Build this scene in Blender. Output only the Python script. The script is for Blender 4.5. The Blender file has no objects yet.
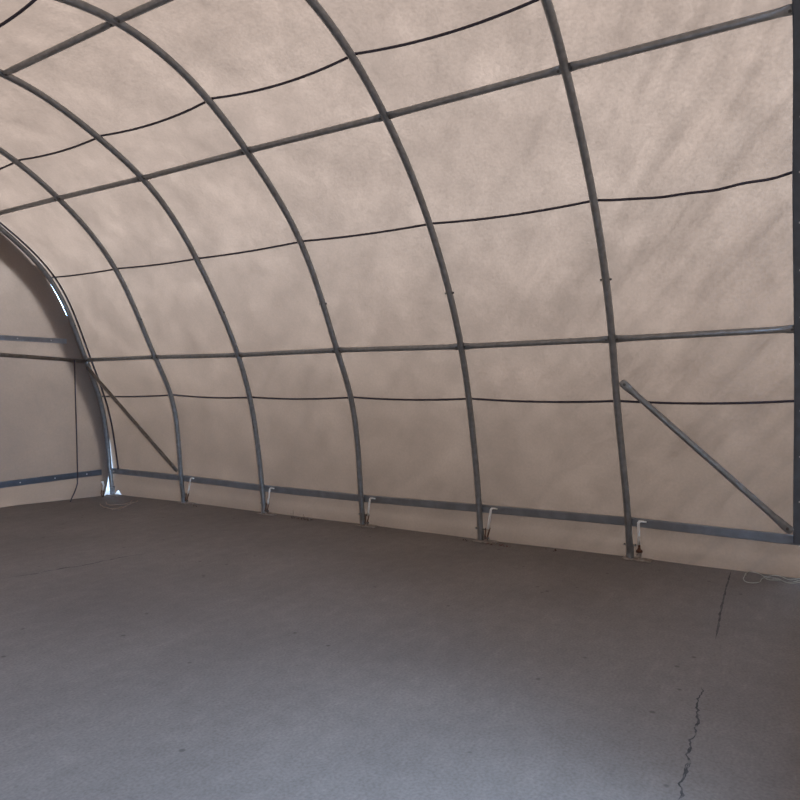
import bpy, math, random
import numpy as np
from mathutils import Vector, Matrix, noise
random.seed(7)
scene = bpy.context.scene
col = scene.collection

# ------------------------------------------------------------------ camera
F, YAW, PITCH, ROLL = 674.573, 1.0217648, -0.0238003, -0.0070382
CAMZ = 1.6
fwd = Vector((math.sin(YAW) * math.cos(PITCH), math.cos(YAW) * math.cos(PITCH), math.sin(PITCH)))
r0 = Vector((math.cos(YAW), -math.sin(YAW), 0)); u0 = r0.cross(fwd)
RT = r0 * math.cos(ROLL) + u0 * math.sin(ROLL); UP = -r0 * math.sin(ROLL) + u0 * math.cos(ROLL)
cd = bpy.data.cameras.new('camera'); cam = bpy.data.objects.new('camera', cd); col.objects.link(cam)
cd.sensor_width = 36; cd.lens = F / 800 * 36; cd.clip_start = 0.02; cd.clip_end = 300
m = Matrix.Identity(4)
for k in range(3):
    m[k][0], m[k][1], m[k][2] = RT[k], UP[k], -fwd[k]
m[0][3], m[1][3], m[2][3] = 0, 0, CAMZ
cam.matrix_world = m
scene.camera = cam

def on_floor(px, py, z=0.0):
    """the point of the floor seen at a pixel of the photograph"""
    d = fwd + RT * ((px - 400) / F) - UP * ((py - 400) / F)
    return Vector((0, 0, CAMZ)) + d * ((z - CAMZ) / d.z)

# ------------------------------------------------------------------ materials
def mat(name):
    m = bpy.data.materials.new(name); m.use_nodes = True
    nt = m.node_tree; nt.nodes.clear()
    return m, nt.nodes, nt.links
def N(ns, t, **kw):
    n = ns.new(t)
    for k, v in kw.items():
        if k in n.inputs: n.inputs[k].default_value = v
        else: setattr(n, k, v)
    return n
def ramp(ns, pts):
    r = ns.new('ShaderNodeValToRGB'); e = r.color_ramp.elements
    while len(e) < len(pts): e.new(0.5)
    for el, (p, c) in zip(e, pts):
        el.position = p; el.color = (c, c, c, 1) if not isinstance(c, tuple) else (*c, 1)
    return r
def math_(ns, ln, op, a, b):
    n = ns.new('ShaderNodeMath'); n.operation = op
    for i, v in enumerate((a, b)):
        if isinstance(v, (int, float)): n.inputs[i].default_value = v
        else: ln.new(v, n.inputs[i])
    return n.outputs[0]

TRANS = (0.0825, 0.0468, 0.0282); REFL = (0.18, 0.145, 0.12)
def fabric(name, tr=1.0, rf=1.0, diag=True):
    m, ns, ln = mat(name)
    out = N(ns, 'ShaderNodeOutputMaterial'); tc = N(ns, 'ShaderNodeTexCoord')
    big = N(ns, 'ShaderNodeTexNoise', Scale=2.1, Detail=4.0, Roughness=0.6)
    ln.new(tc.outputs['Object'], big.inputs['Vector'])
    r1 = ramp(ns, [(0.3, 0.83), (0.5, 0.97), (0.72, 1.17)]); ln.new(big.outputs['Fac'], r1.inputs[0])
    mp = N(ns, 'ShaderNodeMapping'); mp.inputs['Scale'].default_value = (6, 6, 6)
    ln.new(tc.outputs['Object'], mp.inputs['Vector'])
    mid = N(ns, 'ShaderNodeTexNoise', Scale=1.0, Detail=5.0, Roughness=0.65)
    ln.new(mp.outputs[0], mid.inputs['Vector'])
    r2 = ramp(ns, [(0.3, 0.93), (0.7, 1.07)]); ln.new(mid.outputs['Fac'], r2.inputs[0])
    # weave: fine threads
    wv = N(ns, 'ShaderNodeTexNoise', Scale=48.0, Detail=3.0)
    ln.new(tc.outputs['Object'], wv.inputs['Vector'])
    r3 = ramp(ns, [(0.3, 0.87), (0.7, 1.13)]); ln.new(wv.outputs['Fac'], r3.inputs[0])
    f = math_(ns, ln, 'MULTIPLY', r1.outputs[0], r2.outputs[0])
    if diag:      # slanting darker and paler streaks, plain on the last bay and fainter further in
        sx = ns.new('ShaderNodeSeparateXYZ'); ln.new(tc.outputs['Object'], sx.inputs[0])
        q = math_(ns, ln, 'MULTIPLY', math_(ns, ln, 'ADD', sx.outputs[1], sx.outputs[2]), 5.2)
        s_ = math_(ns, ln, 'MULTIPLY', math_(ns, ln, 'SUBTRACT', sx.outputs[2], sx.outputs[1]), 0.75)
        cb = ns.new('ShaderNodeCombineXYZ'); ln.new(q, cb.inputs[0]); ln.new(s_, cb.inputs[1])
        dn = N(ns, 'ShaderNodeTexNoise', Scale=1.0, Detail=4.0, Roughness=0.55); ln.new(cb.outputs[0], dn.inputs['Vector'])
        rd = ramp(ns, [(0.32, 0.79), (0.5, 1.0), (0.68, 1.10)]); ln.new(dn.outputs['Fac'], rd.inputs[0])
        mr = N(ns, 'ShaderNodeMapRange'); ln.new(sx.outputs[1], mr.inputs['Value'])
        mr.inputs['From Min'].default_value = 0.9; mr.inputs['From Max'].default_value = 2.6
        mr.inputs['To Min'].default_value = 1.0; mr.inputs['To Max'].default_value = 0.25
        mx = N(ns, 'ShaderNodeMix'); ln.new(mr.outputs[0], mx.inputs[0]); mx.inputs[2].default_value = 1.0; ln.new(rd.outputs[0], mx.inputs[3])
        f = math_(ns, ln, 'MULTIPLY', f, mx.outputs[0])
    f = math_(ns, ln, 'MULTIPLY', f, r3.outputs[0])
    t = N(ns, 'ShaderNodeVectorMath', operation='SCALE'); t.inputs[0].default_value = tuple(c * tr for c in TRANS)
    ln.new(f, t.inputs['Scale'])
    tb = N(ns, 'ShaderNodeBsdfTranslucent'); ln.new(t.outputs[0], tb.inputs['Color'])
    db = N(ns, 'ShaderNodeBsdfDiffuse'); db.inputs['Color'].default_value = (*[c * rf for c in REFL], 1)
    bmp = N(ns, 'ShaderNodeBump', Strength=0.25, Distance=0.012)
    ln.new(mid.outputs['Fac'], bmp.inputs['Height'])
    ln.new(bmp.outputs[0], tb.inputs['Normal']); ln.new(bmp.outputs[0], db.inputs['Normal'])
    ad = N(ns, 'ShaderNodeAddShader'); ln.new(tb.outputs[0], ad.inputs[0]); ln.new(db.outputs[0], ad.inputs[1])
    ln.new(ad.outputs[0], out.inputs['Surface'])
    return m

def solid(name, c, rough=0.6, metal=0.0, var=0.15, scale=14.0, bump=0.0, c2=None):
    m, ns, ln = mat(name)
    out = N(ns, 'ShaderNodeOutputMaterial'); tc = N(ns, 'ShaderNodeTexCoord')
    n = N(ns, 'ShaderNodeTexNoise', Scale=scale, Detail=4.0); ln.new(tc.outputs['Object'], n.inputs['Vector'])
    lo = tuple(x * (1 - var) for x in c) if c2 is None else c2
    r = ramp(ns, [(0.35, lo), (0.68, tuple(min(1, x * (1 + var)) for x in c))]); ln.new(n.outputs['Fac'], r.inputs[0])
    b = N(ns, 'ShaderNodeBsdfPrincipled', Roughness=rough, Metallic=metal)
    ln.new(r.outputs[0], b.inputs['Base Color'])
    if bump:
        bm = N(ns, 'ShaderNodeBump', Strength=bump, Distance=0.004); ln.new(n.outputs['Fac'], bm.inputs['Height'])
        ln.new(bm.outputs[0], b.inputs['Normal'])
    ln.new(b.outputs[0], out.inputs['Surface'])
    return m

M = {}
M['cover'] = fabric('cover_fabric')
M['end_fabric'] = fabric('end_wall_fabric', tr=0.97, diag=False)
M['hem'] = fabric('hem_fabric', tr=0.22)
M['steel'] = solid('galvanised_steel', (0.25, 0.25, 0.25), 0.36, 0.55, 0.14, 22)
M['steel_rail'] = solid('galvanised_rail', (0.195, 0.202, 0.215), 0.5, 0.3, 0.12, 9)
M['frame'] = solid('dark_frame_steel', (0.10, 0.112, 0.13), 0.45, 0.3, 0.12, 12)
M['bolt'] = solid('bright_zinc', (0.55, 0.53, 0.5), 0.35, 0.5, 0.1, 60)
M['dark_bolt'] = solid('dull_bolt', (0.12, 0.115, 0.11), 0.5, 0.5, 0.1, 60)
M['rope'] = solid('dark_rope', (0.042, 0.033, 0.046), 0.75, 0.0, 0.25, 120, 0.4)
M['plate'] = solid('worn_base_plate', (0.30, 0.255, 0.22), 0.55, 0.2, 0.3, 30)
M['rust'] = solid('rusty_steel', (0.11, 0.045, 0.025), 0.8, 0.2, 0.4, 60, 0.4)
M['strap'] = solid('white_strap', (0.85, 0.82, 0.78), 0.7, 0.0, 0.08, 60)
M['thread'] = solid('pale_thread', (0.42, 0.41, 0.36), 0.8, 0.0, 0.2, 60)
M['leaf'] = solid('dry_leaf', (0.055, 0.032, 0.022), 0.85, 0.0, 0.4, 40)
M['red_leaf'] = solid('reddish_scrap', (0.13, 0.035, 0.028), 0.8, 0.0, 0.3, 40)
M['crack'] = solid('crack_shade', (0.06, 0.057, 0.058), 0.95, 0.0, 0.3, 30)
M['joint'] = solid('joint_dirt', (0.085, 0.08, 0.08), 0.95, 0.0, 0.45, 9)
M['brace_old'] = solid('brown_worn_steel', (0.135, 0.112, 0.092), 0.5, 0.4, 0.2, 22)

def floor_material():
    m, ns, ln = mat('smooth_concrete')
    out = N(ns, 'ShaderNodeOutputMaterial'); tc = N(ns, 'ShaderNodeTexCoord')
    n1 = N(ns, 'ShaderNodeTexNoise', Scale=0.8, Detail=5.0, Roughness=0.6); ln.new(tc.outputs['Object'], n1.inputs['Vector'])
    r1 = ramp(ns, [(0.3, 0.88), (0.5, 1.0), (0.7, 1.12)]); ln.new(n1.outputs['Fac'], r1.inputs[0])
    n2 = N(ns, 'ShaderNodeTexNoise', Scale=9.0, Detail=8.0, Roughness=0.7); ln.new(tc.outputs['Object'], n2.inputs['Vector'])
    r2 = ramp(ns, [(0.3, 0.90), (0.7, 1.10)]); ln.new(n2.outputs['Fac'], r2.inputs[0])
    n3 = N(ns, 'ShaderNodeTexNoise', Scale=70.0, Detail=3.0); ln.new(tc.outputs['Object'], n3.inputs['Vector'])
    r3 = ramp(ns, [(0.28, 0.82), (0.5, 1.0), (0.72, 1.16)]); ln.new(n3.outputs['Fac'], r3.inputs[0])
    # pale trowel sweeps and scuffs
    mp = N(ns, 'ShaderNodeMapping'); mp.inputs['Scale'].default_value = (1.1, 5.5, 1); mp.inputs['Rotation'].default_value = (0, 0, 0.5)
    ln.new(tc.outputs['Object'], mp.inputs['Vector'])
    n4 = N(ns, 'ShaderNodeTexNoise', Scale=1.6, Detail=6.0, Roughness=0.65, Distortion=0.8); ln.new(mp.outputs[0], n4.inputs['Vector'])
    r4 = ramp(ns, [(0.45, 1.0), (0.62, 1.05), (0.76, 1.22)]); ln.new(n4.outputs['Fac'], r4.inputs[0])
    # small dark pits
    v = N(ns, 'ShaderNodeTexVoronoi', Scale=4.2, feature='F1'); ln.new(tc.outputs['Object'], v.inputs['Vector'])
    r5 = ramp(ns, [(0.0, 0.55), (0.045, 0.62), (0.075, 1.0)]); ln.new(v.outputs['Distance'], r5.inputs[0])
    f = r1.outputs[0]
    for r in (r2, r3, r4, r5): f = math_(ns, ln, 'MULTIPLY', f, r.outputs[0])
    t = N(ns, 'ShaderNodeVectorMath', operation='SCALE'); t.inputs[0].default_value = (0.186, 0.165, 0.152)
    ln.new(f, t.inputs['Scale'])
    b = N(ns, 'ShaderNodeBsdfPrincipled', Roughness=0.72)
    b.inputs['Specular IOR Level'].default_value = 0.25
    ln.new(t.outputs[0], b.inputs['Base Color'])
    bm = N(ns, 'ShaderNodeBump', Strength=0.25, Distance=0.004); ln.new(n2.outputs['Fac'], bm.inputs['Height'])
    ln.new(bm.outputs[0], b.inputs['Normal'])
    ln.new(b.outputs[0], out.inputs['Surface'])
    return m
M['floor'] = floor_material()
M['sky_blocker'] = solid('sky_blocker_grey', (0.22, 0.21, 0.19), 0.9, 0.0, 0.12, 2)  # plain grey for the unseen sky blockers added outside
M['ground'] = solid('outside_concrete', (0.32, 0.325, 0.33), 0.9, 0.0, 0.12, 2)

# ------------------------------------------------------------------ mesh helpers
class MB:
    def __init__(s): s.v = []; s.f = []; s.smooth = []
    def add(s, vs, fs, sm=True):
        o = len(s.v); s.v += [tuple(v) for v in vs]
        s.f += [tuple(i + o for i in f) for f in fs]; s.smooth += [sm] * len(fs)
        return s
    def box(s, c, size, R=None, bev=0.0):
        hx, hy, hz = [d / 2 for d in size]; c = Vector(c)
        b = min(bev, hx, hy, hz)
        ring = [(-hx + b, -hy), (hx - b, -hy), (hx, -hy + b), (hx, hy - b), (hx - b, hy), (-hx + b, hy), (-hx, hy - b), (-hx, -hy + b)] if b else \
               [(-hx, -hy), (hx, -hy), (hx, hy), (-hx, hy)]
        n = len(ring); vs = []
        lv = [(-hz, 1 - (b / max(hx, hy) if b else 0)), (-hz + b, 1), (hz - b, 1), (hz, 1 - (b / max(hx, hy) if b else 0))] if b else [(-hz, 1), (hz, 1)]
        for z, k in lv: vs += [Vector((x * k, y * k, z)) for x, y in ring]
        vs = [(R @ v if R else v) + c for v in vs]
        fs = [tuple(reversed(range(n)))]
        for a in range(len(lv) - 1):
            fs += [(a * n + i, a * n + (i + 1) % n, (a + 1) * n + (i + 1) % n, (a + 1) * n + i) for i in range(n)]
        fs.append(tuple((len(lv) - 1) * n + i for i in range(n)))
        return s.add(vs, fs, False)
    def sweep(s, pts, rad, n=14, side=None, cap=True, square=False):
        """tube along pts; rad = r or list of (a, b) half sizes; side = direction of the a axis"""
        pts = [Vector(p) for p in pts]; K = len(pts); vs = []; fs = []
        T = [(pts[min(i + 1, K - 1)] - pts[max(i - 1, 0)]).normalized() for i in range(K)]
        A = Vector(side) if side is not None else (Vector((0, 0, 1)) if abs(T[0].z) < 0.9 else Vector((0, 1, 0)))
        for i in range(K):
            a = (A - T[i] * A.dot(T[i])).normalized(); A = a if side is None else Vector(side)
            b = T[i].cross(a)
            r = rad[i] if isinstance(rad, list) else rad
            ra, rb = r if isinstance(r, tuple) else (r, r)
            if square:
                c = 0.18; q = [(1, -1 + c), (1, 1 - c), (1 - c, 1), (-1 + c, 1), (-1, 1 - c), (-1, -1 + c), (-1 + c, -1), (1 - c, -1)]
                vs += [pts[i] + a * (ra * x) + b * (rb * y) for x, y in q]
            else:
                vs += [pts[i] + a * (ra * math.cos(t * 2 * math.pi / n)) + b * (rb * math.sin(t * 2 * math.pi / n)) for t in range(n)]
        if square: n = 8
        for i in range(K - 1):
            fs += [(i * n + j, i * n + (j + 1) % n, (i + 1) * n + (j + 1) % n, (i + 1) * n + j) for j in range(n)]
        if cap: fs += [tuple(reversed(range(n))), tuple((K - 1) * n + j for j in range(n))]
        return s.add(vs, fs, not square)
    def lathe(s, base, axis, prof, n=14):
        base = Vector(base); axis = Vector(axis).normalized()
        pts = [base + axis * h for h, r in prof]
        side = Vector((1, 0, 0)) if abs(axis.x) < 0.9 else Vector((0, 1, 0))
        a = (side - axis * side.dot(axis)).normalized(); b = axis.cross(a); vs = []; fs = []
        for p, (h, r) in zip(pts, prof):
            vs += [p + a * (r * math.cos(t * 2 * math.pi / n)) + b * (r * math.sin(t * 2 * math.pi / n)) for t in range(n)]
        for i in range(len(prof) - 1):
            fs += [(i * n + j, i * n + (j + 1) % n, (i + 1) * n + (j + 1) % n, (i + 1) * n + j) for j in range(n)]
        fs += [tuple(reversed(range(n))), tuple((len(prof) - 1) * n + j for j in range(n))]
        return s.add(vs, fs, False)
    def build(s, name, m, parent=None):
        me = bpy.data.meshes.new(name); me.from_pydata(s.v, [], s.f); me.update()
        me.polygons.foreach_set('use_smooth', s.smooth)
        me.materials.append(m)
        o = bpy.data.objects.new(name, me); col.objects.link(o)
        if parent is not None:
            o.parent = parent; o.matrix_parent_inverse = parent.matrix_world.inverted()
        return o

def thing(name, label, cat, loc=(0, 0, 0), group=None):
    o = bpy.data.objects.new(name, None); col.objects.link(o); o.location = loc
    o.matrix_world = Matrix.Translation(Vector(loc)); o.empty_display_size = 0.1
    o['label'] = label; o['category'] = cat
    if group: o['group'] = group
    return o
def tag(o, label, cat, group=None, kind=None):
    o['label'] = label; o['category'] = cat
    if group: o['group'] = group
    if kind: o['kind'] = kind
    return o
def struct(o, label=None):
    o['kind'] = 'structure'
    if label: o['label'] = label
    return o

# ------------------------------------------------------------------ the seven bent ribs
NODES = ['foot', 'rail', 'W1', 'P1', 'W2', 'P2', 'W3', 'P3', 'W4', 'm1', 'm2', 'm3', 'm4', 'm5', 'm6', 'm7']
REF = [(6.262, 0), (6.232, .342), (6.045, 1.437), (5.831, 1.971), (5.26, 2.995), (4.521, 3.721), (4.086, 3.98), (3.169, 4.246),
       (2.68, 4.212), (1.93, 3.98), (1.41, 3.70), (.53, 2.97), (-.13, 1.971), (-.38, 1.437), (-.63, .342), (-.66, 0)]
YS = [8.786, 7.281, 5.8375, 4.3478, 2.8864, 1.4361, 0.087]
# every rib leans and bends a little in its own way (metres)
LEAN = {
 0: {'foot': (-0.05, -0.03, 0.0), 'rail': (-0.023, 0.019, 0.022), 'P1': (0.009, -0.006, -0.001), 'W2': (0.053, -0.039, 0.046)},
 1: {'foot': (0.01, 0.02, 0.0), 'rail': (-0.01, 0.012, 0.018), 'W1': (0.012, -0.009, 0.024), 'P1': (-0.008, 0.006, 0.001), 'W2': (0.001, -0.005, 0.021), 'P2': (0.01, -0.007, 0.002), 'W3': (0.002, -0.005, 0.014)},
 2: {'foot': (-0.01, -0.02, 0.0), 'rail': (0.001, -0.004, -0.012), 'P1': (0.012, -0.011, -0.014), 'W2': (-0.007, 0.007, -0.003), 'P2': (0.014, -0.007, -0.01), 'W3': (-0.008, 0.01, -0.011), 'P3': (0.001, 0.004, -0.01)},
 3: {'foot': (0.01, -0.01, 0.0), 'rail': (0.003, -0.009, -0.015), 'W1': (0.009, -0.012, 0.006), 'P1': (-0.003, 0.005, -0.003), 'W2': (-0.009, 0.007, 0.014), 'P2': (-0.008, 0.014, -0.011), 'W3': (-0.009, 0.004, 0.008), 'P3': (-0.001, -0.003, 0.007)},
 4: {'foot': (-0.02, -0.02, 0.0), 'rail': (0.002, -0.004, 0.003), 'W1': (-0.005, 0.01, -0.001), 'P1': (0.004, -0.007, -0.016), 'W2': (-0.004, 0.006, 0.001), 'P2': (0.004, 0.002, -0.011), 'W3': (0.001, -0.004, 0.004)},
 5: {'foot': (0.03, -0.03, 0.0), 'rail': (0.008, -0.022, 0.015), 'W1': (-0.007, 0.027, -0.013), 'P1': (-0.004, 0.017, -0.003), 'W2': (-0.002, 0.013, -0.006), 'P2': (-0.002, 0.004, 0.003), 'W3': (0.009, -0.012, -0.009)},
 6: {'rail': (-0.002, 0.005, -0.011), 'W1': (0, 0.002, -0.002), 'P1': (-0.001, 0.002, 0.02), 'W2': (0.003, 0.005, -0.01), 'P2': (-0.004, -0.007, 0.009)}}
K = len(NODES)
T = [0.0]
for a, b in zip(REF, REF[1:]): T.append(T[-1] + math.hypot(b[0] - a[0], b[1] - a[1]))
T = np.array(T); TN = dict(zip(NODES, T)); L = T[-1]
def natural(ts, ys):
    n = len(ts); h = np.diff(ts); A = np.eye(n); r = np.zeros(n)
    for i in range(1, n - 1):
        A[i, i - 1] = h[i - 1]; A[i, i] = 2 * (h[i - 1] + h[i]); A[i, i + 1] = h[i]
        r[i] = 6 * ((ys[i + 1] - ys[i]) / h[i] - (ys[i] - ys[i - 1]) / h[i - 1])
    mm = np.linalg.solve(A, r)
    def f(t):
        i = int(min(max(np.searchsorted(ts, t) - 1, 0), n - 2)); d = t - ts[i]; e = ts[i + 1] - t; hh = h[i]
        return (mm[i] * e ** 3 + mm[i + 1] * d ** 3) / (6 * hh) + (ys[i] / hh - mm[i] * hh / 6) * e + (ys[i + 1] / hh - mm[i + 1] * hh / 6) * d
    return f
RIB = []
for i in range(7):
    P = []
    for k, nm in enumerate(NODES):
        d = LEAN[i].get(nm, (0, 0, 0)); P.append((REF[k][0] + d[0], YS[i] + d[1], REF[k][1] + d[2]))
    P = np.array(P)
    RIB.append([natural(T, P[:, c]) for c in range(3)])
def rib(i, t): return Vector([float(f(t)) for f in RIB[i]])
def outward(i, t):
    a, b = rib(i, max(t - .02, 0)), rib(i, min(t + .02, L)); d = b - a
    return Vector((d.z, 0, -d.x)).normalized()       # foot -> ridge turns left: outside is to its right
def surf(y, t, off):
    """the cover: stretched straight from rib to rib"""
    if y >= YS[0]: i, w = 0, 0.0; a = b = 0
    elif y <= YS[6]: a = b = 6; w = 0.0
    else:
        a = max(k for k in range(7) if YS[k] >= y); b = a + 1; w = (YS[a] - y) / (YS[a] - YS[b])
    p = rib(a, t).lerp(rib(b, t), w) + outward(a, t).lerp(outward(b, t), w) * off
    p.y = y if w == 0 and (y >= YS[0] or y <= YS[6]) else p.y
    return p
TR = 0.0305     # rib tube radius
def t_at_z(i, z):
    lo, hi = 0.0, TN['P3']
    for _ in range(40):
        md = (lo + hi) / 2
        if rib(i, md).z < z: lo = md
        else: hi = md
    return lo

ORD = ['the far end wall', 'first', 'second', 'third', 'fourth', 'fifth']
RIB_LABEL = {
 1: 'bent grey rib nearest the far end wall, met low down by the brown brace',
 2: 'bent grey steel rib second from the far end wall frame',
 3: 'bent grey steel rib third from the far end wall, middle of the five',
 4: 'bent grey steel rib fourth from the far end wall, left of the braced near rib',
 5: 'nearest full bent grey steel rib, with the big diagonal brace starting from it',
 0: 'bent grey steel end rib framing the far end wall beside the dark hem'}
def build_rib(i):
    base = rib(i, 0)
    root = thing('rib_arch', RIB_LABEL[i], 'arch', base, 'bent tube ribs carrying the fabric cover')
    ts = np.linspace(0.012, L - 0.012, 120)
    MB().sweep([rib(i, t) for t in ts], TR, 16, side=(0, 1, 0)).build('rib_tube', M['steel'], root)
    lp = rib(i, L)
    for k, c in enumerate((base, lp)):
        s = 1 if k == 0 else -1
        if k == 0 or False:
            pl = MB().box((c.x - 0.025, c.y - 0.065, 0.007), (0.10, 0.25, 0.012), bev=0.003).build('base_plate', M['plate'], root)
            MB().lathe((c.x - 0.005, c.y, 0.012), (0, 0, 1), [(0, .034), (.105, .034), (.108, .030)], 16).build('socket', M['steel'], root)
            b = MB(); b.lathe((c.x - 0.006, c.y - 0.055, 0.125), (0, 1, 0), [(0, .010), (.012, .010), (.012, .005), (.098, .005), (.098, .010), (.110, .010)], 8)
            b.build('bolt', M['dark_bolt'], root)
    # splice bolt half-way up
    t = t_at_z(i, 2.44); p = rib(i, t)
    b = MB(); b.lathe((p.x, p.y - 0.045, p.z), (0, 1, 0), [(0, .010), (.011, .010), (.011, .005), (.079, .005), (.079, .010), (.09, .010)], 8)
    b.build('bolt', M['dark_bolt'], root)
    return root
for i in (5, 4, 3, 2, 1, 0): build_rib(i)

# near frame at the open end: flat dark section with snap studs along it
root = thing('end_arch', 'dark blue-grey flat upright with a line of studs at the right edge', 'arch', rib(6, 0))
ts = np.linspace(0.315, L - 0.02, 120)
MB().sweep([rib(6, t) + Vector((0, -0.005, 0)) for t in ts], (0.038, 0.02), side=(0, 1, 0), square=True).build('frame_bar', M['frame'], root)
t = 0.30
while t < TN['P2'] + .2:
    p = rib(6, t) - outward(6, t) * 0.020 + Vector((0, -0.012, 0)); o_ = outward(6, t)
    MB().lathe(p, -o_, [(0, .0075), (.004, .0075), (.006, .005)], 10).build('stud', M['bolt'], root)
    t += 0.365

# ------------------------------------------------------------------ purlins
def purlin(i, nm, label, group):
    t = TN[nm]; a, b = rib(i, t), rib(i + 1, t)
    d = (b - a).normalized(); ins = -(outward(i, t) + outward(i + 1, t)).normalized()
    a = a + d * (TR - .004) + ins * 0.004; b = b - d * (TR - .004) + ins * 0.004
    ln_ = (b - a).length; prof = [(0, .011, .034), (.03, .012, .034), (.06, .016, .030), (.10, .025, .027), (.13, .0265, .0265)]
    pts, rr = [], []
    for s, ra, rb in prof: pts.append(a + d * s); rr.append((ra, rb))
    for s, ra, rb in reversed(prof): pts.append(b - d * s); rr.append((ra, rb))
    root = thing('purlin', label, 'tube', a, group)
    MB().sweep(pts, rr, 16, side=ins).build('purlin_tube', M['steel'], root)
    for p, s in ((a, 1), (b, -1)):
        MB().lathe(p + d * (.018 * s) + ins * .009, ins, [(0, .010), (.008, .010), (.008, .005), (.014, .005)], 6).build('bolt', M['dark_bolt'], root)
    return root
BAY = ['in the bay beside the far end wall', 'between the first and second ribs from the far end', 'between the second and third ribs from the far end',
       'between the third and fourth ribs from the far end', 'between the fourth and fifth ribs, left of the big brace', 'in the nearest bay at the right edge']
for i in range(6):
    purlin(i, 'P1', 'lower-row grey tube ' + BAY[i], 'lower row of purlin tubes')
    purlin(i, 'P2', 'upper-row grey tube ' + BAY[i], 'upper row of purlin tubes')
purlin(2, 'P3', 'ridge tube at the top left corner, further of the two', 'ridge purlin tubes')
purlin(3, 'P3', 'ridge tube at the top left, nearer of the two, ' + 'partly above the picture', 'ridge purlin tubes')

# ------------------------------------------------------------------ dark ropes laced behind the ribs
def rope(nm, i0, i1, sags, label):
    t = TN[nm]; pts = []
    for i in range(i0, i1):
        a = rib(i, t) + outward(i, t) * (TR + .0125); b = rib(i + 1, t) + outward(i + 1, t) * (TR + .0125)
        n = 22
        for k in range(n + (1 if i == i1 - 1 else 0)):
            w = k / n; p = a.lerp(b, w)
            s = sags[i] if isinstance(sags, (list, tuple)) else sags
            sg = s * 4 * w * (1 - w)
            if nm in ('W2', 'W3') and i == 5: sg += 0.008 * math.sin(w * 23) * w
            o_ = outward(i, t)
            tg = Vector((o_.z, 0, -o_.x));  tg = tg if tg.z < 0 else -tg     # slides down along the cover
            if nm == 'W4': tg = Vector((0, 0, -1))
            p = p + tg * sg - o_ * (0.0035 * math.sin(math.pi * w))
            pts.append(p)
    root = MB().sweep(pts, 0.0102, 8).build('lacing_rope', M['rope'])
    return tag(root, label, 'rope', 'dark ropes running along the cover')
rope('W1', 0, 6, [.012, .02, .02, .02, .02, .022], 'dark straight rope running along the cover just below the lower tubes')
rope('W2', 0, 6, [.01, .012, .012, .015, .025, .05], 'dark rope running between the lower and upper rows of tubes')
rope('W3', 0, 6, [.03, .035, .05, .055, .05, .05], 'dark sagging rope crossing the cover above the upper row of tubes')
rope('W4', 2, 3, [.04, .05, .085, .05], 'short piece of dark rope at the very top left corner beyond the ridge')

# ------------------------------------------------------------------ base rails and braces
rt = TN['rail']
pts = [rib(0, rt) + Vector((.052, 0.0, -.016))] + [rib(i, rt) + Vector((.052, 0, -.022)) for i in range(1, 6)] + [rib(6, rt) + Vector((.042, -.03, -.012))]
pp = []
for a, b in zip(pts, pts[1:]):
    pp += [a.lerp(b, k / 4) for k in range(4)]
pp.append(pts[-1])
rail = thing('base_rail', 'long flat grey rail running low along the curved side behind the rib feet', 'rail', pts[0])
MB().sweep(pp, (0.038, 0.017), side=(0, 0, 1), square=True).build('rail_bar', M['steel_rail'], rail)
MB().lathe(pts[0] + Vector((-.03, -.06, 0.0)), (-1, 0, 0), [(0, .012), (.01, .012), (.012, .008)], 8).build('bolt', M['bolt'], rail)

def brace(name, a, b, label, m, r=0.0265, pa=0.034):
    a, b = Vector(a), Vector(b); d = (b - a).normalized(); ln_ = (b - a).length
    prof = [(-.012, .004, .018), (-.004, .007, pa * .85), (.02, .009, pa), (.06, .012, pa), (.11, .022, pa * .9), (.17, r, r)]
    pts, rr = [], []
    for s, ra, rb in prof: pts.append(a + d * s); rr.append((ra, rb))
    for s, ra, rb in reversed(prof): pts.append(b - d * s); rr.append((ra, rb))
    root = thing(name, label, 'brace', b)
    MB().sweep(pts, rr, 16, side=(1, 0, 0)).build('brace_tube', m, root)
    for p, s in ((a, 1), (b, -1)):
        q = p + d * .03 * s
        MB().lathe(q + Vector((-.008, 0, 0)), (-1, 0, 0), [(0, .013), (.01, .013), (.01, .007), (.018, .007)], 6).build('bolt', M['dark_bolt'], root)
    return root
ta = t_at_z(5, 1.60); A = rib(5, ta) + Vector((-.030, -.062, 0)); B = rib(6, rt) + Vector((-.03, .05, .07))
brace('diagonal_brace', A, B, 'thick grey diagonal tube slanting down to the right edge from the nearest rib', M['steel'])
A = rib(0, t_at_z(0, 1.86)) + Vector((-.04, -.02, 0)); B = rib(1, t_at_z(1, .45)) + Vector((-.04, .03, 0))
brace('diagonal_brace', A, B, 'thin brownish diagonal tube slanting down from the far end frame', M['brace_old'], r=0.025, pa=0.030)

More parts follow.
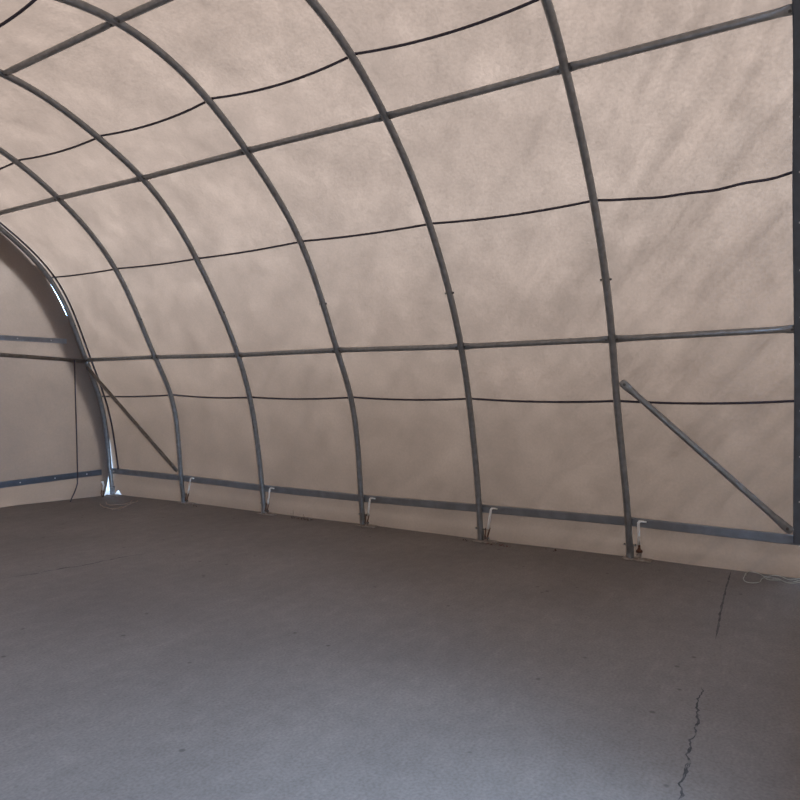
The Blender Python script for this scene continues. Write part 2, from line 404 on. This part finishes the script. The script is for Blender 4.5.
# ------------------------------------------------------------------ tie-downs at the rib feet
STRAP_LABEL = {1: 'small white tie-down strap at the foot of the rib nearest the far end',
               2: 'small white tie-down strap beside the second rib foot from the far end',
               3: 'small white tie-down strap beside the foot of the middle rib',
               4: 'leaning white tie-down strap beside the foot of the fourth rib from the far end',
               5: 'nearest white tie-down strap, upright on a round fitting beside the nearest rib'}
LEANS = {1: (.055, .10), 2: (.03, .075), 3: (.03, .075), 4: (.035, .085), 5: (.0, .085)}
for i in range(1, 6):
    b = rib(i, 0); r_ = rib(i, rt); le, dy = LEANS[i]
    xr = r_.x + .052 - .017 - .008                       # just inside the rail
    foot = Vector((b.x - .03, b.y - dy + le * .35, 0.013)); top = Vector((xr, r_.y - dy - le, r_.z - .008))
    root = thing('tie_down', STRAP_LABEL[i], 'strap', foot, 'white tie-downs at the rib feet')
    d = (top - foot); k0 = foot + d * .36
    MB().sweep([k0, foot + d * .7, top - d.normalized() * .012, top + Vector((0, -.008, .0)), top + Vector((0, -.03, .003)), top + Vector((0, -.07, 0))],
               [(.005, .0125)] * 3 + [(.005, .011), (.005, .009), (.004, .008)], 10, side=(1, 0, 0)).build('strap', M['strap'], root)
    if i == 5:
        MB().lathe(foot, (0, 0, 1), [(0, .022), (.012, .022), (.014, .012), (.028, .012), (.03, .024), (.038, .024), (.04, .013), (.055, .013)], 12).build('threaded_stud', M['plate'], root)
        MB().lathe(foot + Vector((0, 0, .055)), (0, 0, 1), [(0, .026), (.012, .030), (.022, .028), (.032, .014), (.055, .010), (.062, .013), (.072, .008)], 12).build('turnbuckle', M['rust'], root)
    else:
        q = MB()
        for s in (-1, 1):
            q.sweep([foot + Vector((0, s * .006, 0)), foot + Vector((0, s * .014, .05)), k0 + Vector((0, s * .022 - .0, .012))], [(.006, .008), (.006, .009), (.005, .006)], 8, side=(1, 0, 0))
        q.build('shackle', M['rust'], root)
        MB().lathe(foot + Vector((0, -.028, .03)), (0, 1, 0), [(0, .011), (.012, .011), (.012, .006), (.044, .006), (.044, .011), (.056, .011)], 8).build('pin', M['dark_bolt'], root)
        MB().lathe(foot, (0, 0, 1), [(0, .019), (.009, .019), (.012, .010), (.02, .009)], 10).build('threaded_stud', M['plate'], root)

# ------------------------------------------------------------------ the fabric cover
YB = YS[0] + 0.068; YF = YS[6] - 0.062
def off_at(t):
    xs = [0, .10, .18, .27, .342, .55, 1.0, L - 1.0, L - .5, L - .34, L]
    vs = [.062, .064, .054, .068, .079, .070, .056, .056, .07, .079, .03]
    return float(np.interp(t, xs, vs))
def wrinkle(p, t):
    # soft diagonal pull folds towards the near end, faint random slack elsewhere
    w = 1 / (1 + math.exp((p.y - 1.5) * 3.0)); w *= max(0, min(1, (t - .7) / .6)) * max(0, min(1, (6.0 - t) / 1.0))
    q = (p.y + t) * .7071; s = (t - p.y) * .7071
    f = noise.noise(Vector((q * 4.6, s * .7, 3.1))) + .5 * noise.noise(Vector((q * 9, s * 1.3, 8.4)))
    g = noise.noise(Vector((p.y * 1.3, t * 1.3, .7))) + .5 * noise.noise(Vector((p.y * 3.1, t * 3.1, 5.7)))
    h = noise.noise(Vector((p.y * 1.6, t * 7.0, 2.7)))
    k = min(1, t / .3)
    return (0.020 * w * f + 0.005 * g + 0.0015 * h) * k
def cover(name, t0, t1, nt, m, ny=260, skirt=False):
    vs = []; fs = []
    ys = list(np.linspace(YB, YF, ny))
    for y in ys: 
        for k in range(nt + 1):
            t = t0 + (t1 - t0) * k / nt
            if skirt and k == 0:
                # the hem barely touches the slab; it is pulled up beside the far corner
                lift = 0.085 * max(0, 1 - abs(y - (YS[0] - .055)) / .085)
                t = lift
            elif skirt and t < .14 and abs(y - (YS[0] - .055)) < .085:
                t = max(t, 0.085 * max(0, 1 - abs(y - (YS[0] - .055)) / .085) + .004 * k)
            p = surf(y, t, off_at(t)); 
            if skirt and t < .3:
                p.x += .012 * noise.noise(Vector((y * 1.7, 0, 0))) * (1 - t / .3) - .008 * (1 - t / .3)
            p += outward(3, t) * wrinkle(p, t)
            if skirt and k == 0: p.z -= .012
            vs.append(p)
    n = nt + 1
    for a in range(len(ys) - 1):
        fs += [(a * n + k, (a + 1) * n + k, (a + 1) * n + k + 1, a * n + k + 1) for k in range(nt)]
    return struct(MB().add(vs, fs).build(name, m))
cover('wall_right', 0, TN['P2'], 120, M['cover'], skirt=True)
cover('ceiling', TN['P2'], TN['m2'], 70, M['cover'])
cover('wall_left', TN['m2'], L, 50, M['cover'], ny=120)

# end walls -------------------------------------------------------------
def half_profile(i, right=True, off=0.0):
    ts = np.linspace(0, TN['P3'] - .02, 200) if right else np.linspace(L, TN['P3'] + .02, 200)
    ps = [rib(i, t) + outward(i, t) * off for t in ts]
    return [p.z for p in ps], [p.x for p in ps]
def end_wall(name, i, y, m, off, gap=None, opening=None, nx=120, nz=110, wav=0.004, flare=0.0):
    zr, xr = half_profile(i, True, off); zl, xl = half_profile(i, False, off)
    top = min(max(zr), max(zl)) - .004
    vs = []; fs = []; n = nx + 1
    for b in range(nz + 1):
        z = top * (1 - (1 - b / nz) ** 1.35) if b < nz else top
        a0 = float(np.interp(z, zl, xl)); a1 = float(np.interp(z, zr, xr))
        if gap: a1 -= gap(z)
        for k in range(nx + 1):
            x = a0 + (a1 - a0) * k / nx
            w = wav * (noise.noise(Vector((x * 1.4, z * 1.4, y))) * 2 + .6 * noise.noise(Vector((x * 6, z * 1.2, 4)))) * min(1, z / .2) * min(1, (a1 - x) / .15)
            if flare: w += flare * max(0, 1 - z / .34) * min(1, max(0, a1 - .1 - x) / 1.0)
            vs.append((x, y + w, z))
    for b in range(nz):
        for k in range(nx):
            q = (b * n + k, b * n + k + 1, (b + 1) * n + k + 1, (b + 1) * n + k)
            if opening:
                cx = sum(vs[j][0] for j in q) / 4; cz = sum(vs[j][2] for j in q) / 4
                if opening(cx, cz): continue
            fs.append(q)
    return struct(MB().add(vs, fs).build(name, m))
YW = YS[0] + 0.055
def gap(z):
    g = 0.0
    # daylight slits beside the end rib (distance taken off the cover line)
    def bump(z0, z1, a): 
        return a * max(0.0, min(1.0, (z - z0) / .06, (z1 - z) / .06)) if z0 < z < z1 else 0
    g += bump(3.16, 3.95, .083) + bump(2.5, 3.1, .065)
    if z < .8: g = max(g, .055 + .095 * (1 - z / .8) ** 3.4)
    return g
end_wall('wall_back', 0, YW, M['end_fabric'], .073, gap, flare=.32)
# doubled hem strip outside the far end wall, following the bend
zr, xr = half_profile(0, True, .05)
hem_in = lambda z: float(np.interp(z, zr, xr)) - gap(z)
vs = []; fs = []; ts = np.linspace(0.0, L, 320)
for t in ts:
    p = rib(0, t); o_ = outward(0, t)
    z0 = p.z
    e = p + o_ * (.073 - (gap(z0) if t < TN['P3'] else 0) * (1 / max(.5, abs(o_.x))) * abs(o_.x)); q = p - o_ * float(np.interp(min(t, L - t), [0, .7, 1.7, 2.8, 4, 6], [.09, .14, .22, .27, .30, .30]))
    for k in range(5): 
        w = e.lerp(q, k / 4); vs.append((w.x, YW + .008 + .005 * k, max(w.z, 0.004)))
for a in range(len(ts) - 1): fs += [(a * 5 + k, a * 5 + k + 1, (a + 1) * 5 + k + 1, (a + 1) * 5 + k) for k in range(4)]
struct(MB().add(vs, fs).build('trim_1', M['hem']), 'dark doubled hem of fabric beside the far end rib')

DOOR_X0, DOOR_X1, DOOR_Z = -.55, 2.45, 3.2
end_wall('wall_front', 6, -0.03, M['end_fabric'], .05, None, lambda x, z: DOOR_X0 < x < DOOR_X1 and z < DOOR_Z, nx=90, nz=70, wav=0.0)

# far end wall bars
def bar(name, a, b, ra, rb, m, label, sq=True, studs=0, group=None):
    a, b = Vector(a), Vector(b); root = thing(name, label, 'bar', b, group)
    d = (b - a)
    MB().sweep([a.lerp(b, k / 6) for k in range(7)], (ra, rb), 14, side=(0, 0, 1), square=sq).build('bar_tube', m, root)
    for k in range(studs):
        p = a.lerp(b, (k + .5) / studs)
        MB().lathe(p + Vector((0, -rb, 0)), (0, -1, 0), [(0, .009), (.005, .009), (.007, .006)], 8).build('stud', M['bolt'], root)
    return root
yb = YS[0] - .0
xz = lambda z: rib(0, t_at_z(0, z)).x
bar('end_wall_bar', (-.3, yb + .012, 2.235), (5.56, yb + .012, 2.222), .032, .010, M['steel_rail'], 'upper flat dark bar with studs across the far end wall', studs=13)
bar('end_wall_tube', (0.2, yb - .01, 2.19), (xz(1.95) - .01, yb - .01, 1.955), .026, .024, M['brace_old'], 'lower round tube across the far end wall, joining the rib at the lower tubes', sq=False)
bar('end_wall_rail', (-.55, yb + .012, .352), (xz(.35) - .15, yb + .012, .352), .040, .012, M['frame'], 'low flat dark rail with studs along the foot of the far end wall', studs=14)
# thin cord hanging down the end wall
c0 = Vector((5.645, yb - .038, 1.96))
pts = [c0, c0 + Vector((.004, 0, -.5)), c0 + Vector((.01, -.002, -1.1)), c0 + Vector((.012, -.004, -1.6)), c0 + Vector((.005, -.006, -1.72)), c0 + Vector((-.04, -.01, -1.83)), c0 + Vector((-.10, -.02, -1.92)), c0 + Vector((-.12, -.03, -1.953))]
tag(MB().sweep(pts, .0085, 8).build('hanging_cord', M['rope']), 'thin dark cord hanging straight down the far end wall from the round tube', 'cord')
# edge cord beside the far end rib, ending on the base rail
pts = []
for t in np.linspace(TN['rail'] + .05, L - .4, 150):
    p = rib(0, t); w = min(1, (t - .3) / 1.2); e = max(0, (t - 3.2) / 1.6)
    p = p + outward(0, t) * (.036) + Vector((0, -(.15 - .09 * w - .04 * min(1, e)), 0)); pts.append(p)
pts = [pts[0] + Vector((-.0, 0, -.035))] + pts
tag(MB().sweep(pts, .012, 8).build('edge_cord', M['rope']), 'thin black cord following the far end rib down to the base rail', 'cord')
# pale lacing on the inner side of the far rib foot
p0 = Vector((6.03, yb - .09, .0))
root = thing('tie_down', 'sunlit white tie-down strap left of the far corner post', 'strap', p0, 'white tie-downs at the rib feet')
MB().sweep([p0 + Vector((-.02, 0, .10)), p0 + Vector((-.005, 0, .17)), p0 + Vector((-.02, 0, .22)), p0 + Vector((-.045, 0, .222))], [(.006, .014)] * 2 + [(.006, .018), (.005, .012)], 10, side=(0, 1, 0)).build('strap', M['strap'], root)
q = MB()
for s in (-1, 1): q.sweep([p0 + Vector((s * .008 - .02, 0, 0.006)), p0 + Vector((s * .02 - .03, 0, .06)), p0 + Vector((s * .014 - .02, 0, .11))], .007, 8)
q.build('shackle', M['rust'], root)

# ------------------------------------------------------------------ floor and ground
fl = MB().box((2.4, 2.9, -0.06), (8.1, 12.7, 0.12)).build('floor', M['floor']); struct(fl)
g = MB().add([(-80, -80, -.03), (80, -80, -.03), (80, 80, -.03), (-80, 80, -.03)], [(0, 1, 2, 3)]).build('ground', M['ground']); struct(g)

sky_blocker = MB().box((9.2, 3.0, 1.42), (.2, 22, 2.9)).box((0, 12.2, 1.5), (15, .2, 3.0)).build('sky_blocker_wall', M['sky_blocker'])  # unseen walls added to cut low sky and darken the lower fabric
struct(sky_blocker, 'unseen grey wall added outside the cover to block low sky')
nb = MB().box((-7.0, -3.8, 3.0), (8, 4.4, 6.1)).build('sky_blocker_box', M['sky_blocker']); struct(nb, 'unseen plain box added outside, blocking sky left of the open end')  # unseen box added to keep door light off the right of the floor
def ribbon(name, pix, width, m, jit=.2, seg=.02, z=.0012, wob=.006):
    pts = [on_floor(*p) for p in pix]; P = []
    for a, b in zip(pts, pts[1:]):
        n = max(2, int((b - a).length / seg)); P += [a.lerp(b, k / n) for k in range(n)]
    P.append(pts[-1]); vs = []; fs = []; n = len(P)
    for k, p in enumerate(P):
        d = (P[min(k + 1, n - 1)] - P[max(k - 1, 0)]).normalized(); s = Vector((-d.y, d.x, 0))
        q = p + s * wob * (noise.noise(p * 9) * 1.6 + noise.noise(p * 31))
        w = width * (1 + jit * (noise.noise(p * 23 + Vector((5, 0, 0))) * 2)) * min(1, (k + .3) / 6, (n - k - .7) / 6)
        w = max(w, .0005)
        vs += [Vector((*(q + s * w)[:2], z)), Vector((*(q - s * w)[:2], z))]
    fs = [(2 * k, 2 * k + 1, 2 * k + 3, 2 * k + 2) for k in range(n - 1)]
    return MB().add(vs, fs).build(name, m, fl)
for a, w_ in ((0, .0028), (1, .0022), (2, .0018)):
    ribbon('crack', [(678 + a, 800), (684 + a * 2, 772), (690 - a, 748), (696 + a, 722), (702, 688)], w_, M['crack'], .9, .012, z=.0012 + a * .0004, wob=.012 + .004 * a)
ribbon('crack', [(716, 640), (720, 615), (725, 592), (731, 571)], .006, M['joint'], .5, .03, wob=.003)
ribbon('crack', [(0, 579), (40, 573), (90, 564), (125, 557), (150, 553)], .008, M['joint'], .8, .04, wob=.02)
ribbon('crack', [(738, 716), (715, 712), (700, 709)], .003, M['joint'], .6, .03, wob=.003)
ribbon('crack', [(680, 680), (665, 677)], .003, M['joint'], .6, .03, wob=.003)

# thread tangle near the right wall
def floor_cord(name, pix, r, m, z=.006):
    ctrl = [on_floor(*p, z) for p in pix]; n = len(ctrl); tt = np.array([0.0] + list(np.cumsum([(b - a).length + 1e-4 for a, b in zip(ctrl, ctrl[1:])])))
    fx = natural(tt, np.array([c.x for c in ctrl])); fy = natural(tt, np.array([c.y for c in ctrl]))
    pts = [Vector((fx(t), fy(t), z + .003 * math.sin(t * 40))) for t in np.linspace(0, tt[-1], n * 10)]
    return pts
root = thing('thread_tangle', 'loose tangle of pale thread on the floor against the cover at the right', 'thread', on_floor(760, 578))
b = MB()
for pix in ([(746, 573), (744, 577), (748, 582), (755, 583), (761, 580), (765, 578), (775, 578), (786, 582), (794, 582), (800, 580)],
            [(800, 578.5), (790, 579.5), (782, 577), (773, 575.5), (764, 576.5), (758, 573), (751, 572), (746, 575)],
            [(762, 575), (770, 579.5), (780, 580.5), (790, 583), (800, 582.5)]):
    b.sweep(floor_cord('t', pix, .0035, None), .0038, 6)
b.build('thread', M['thread'], root)
root = thing('thread_tangle', 'faint twisted threads lying on the floor before the far corner post', 'thread', on_floor(118, 502))
b = MB()
for pix in ([(100, 504), (108, 508), (118, 509), (126, 506), (134, 502)], [(106, 502), (114, 505), (124, 504), (132, 500)], [(112, 510), (122, 507), (130, 504), (138, 501)]):
    b.sweep(floor_cord('t', pix, .004, None), .0065, 6)
b.build('thread', solid('brown_thread', (.33, .25, .20), .8), root)

# dry scraps along the foot of the cover
def scraps(pix, n, spread, m, label, size=.02):
    c = on_floor(*pix); mb = MB()
    for _ in range(n):
        p = c + Vector((random.uniform(-.04, .02), random.uniform(-spread, spread), .002)); a = random.uniform(0, 6.28); s = size * random.uniform(.5, 1.2)
        u = Vector((math.cos(a), math.sin(a), random.uniform(0, .5))) * s; v = Vector((-math.sin(a), math.cos(a), 0)) * s * .45
        up = Vector((0, 0, s * .35))
        mb.add([p - u * .2, p + v + up * .5, p + u + up, p - v + up * .2, p + Vector((0, 0, -.001))], [(0, 1, 4), (1, 2, 4), (2, 3, 4), (3, 0, 4), (0, 3, 2, 1)], False)
    return tag(mb.build('leaf_litter', m), label, 'litter', kind='stuff')
scraps((302, 519), 14, .16, M['leaf'], 'dark dry leaf bits against the cover between the second and middle ribs', .026)
scraps((498, 545), 12, .14, M['red_leaf'], 'reddish scraps on the floor right of the fourth rib foot', .022)
scraps((548, 550), 5, .10, M['leaf'], 'few dark leaf bits on the floor further right of the reddish scraps', .02)
scraps((196, 506), 6, .12, M['leaf'], 'small dark bits beside the foot of the rib nearest the far end', .022)
scraps((470, 541), 5, .08, M['leaf'], 'small dark bits left of the fourth rib foot', .018)
def twig(c):
    mb = MB()
    for _ in range(7):
        p = c + Vector((random.uniform(-.02, .02), random.uniform(-.16, .16), 0)); h = random.uniform(.03, .11); q = p + Vector((random.uniform(-.01, .01), random.uniform(-.02, .02), h))
        mb.sweep([p, (p + q) / 2 + Vector((.004, .004, 0)), q], [.003, .0025, .001], 5)
    return mb
tag(twig(on_floor(302, 519) + Vector((-.03, 0, 0))).build('dry_weed', M['leaf']), 'thin dry weed stalks standing against the cover left of the middle rib', 'weed', kind='stuff')

# ------------------------------------------------------------------ daylight
w = bpy.data.worlds.new('overcast_sky'); scene.world = w; w.use_nodes = True
ns, ln = w.node_tree.nodes, w.node_tree.links; ns.clear()
out = ns.new('ShaderNodeOutputWorld'); bg = ns.new('ShaderNodeBackground')
tc = ns.new('ShaderNodeTexCoord'); sp = ns.new('ShaderNodeSeparateXYZ'); ln.new(tc.outputs['Generated'], sp.inputs[0])
r = ramp(ns, [(0.0, (1.05, 1.72, 2.75)), (0.25, (.80, 1.24, 1.92)), (0.55, (.57, .79, 1.10)), (1.0, (.48, .64, .87))])
ln.new(sp.outputs['Z'], r.inputs[0])
ln.new(r.outputs[0], bg.inputs['Color']); bg.inputs['Strength'].default_value = 10.0
ln.new(bg.outputs[0], out.inputs['Surface'])

scene.view_settings.view_transform = 'Standard'; scene.view_settings.look = 'None'
scene.view_settings.exposure = 0.0; scene.view_settings.gamma = 1.0; scene.view_settings.use_curve_mapping = False
scene.cycles.use_denoising = True
scene.cycles.max_bounces = 10; scene.cycles.diffuse_bounces = 6
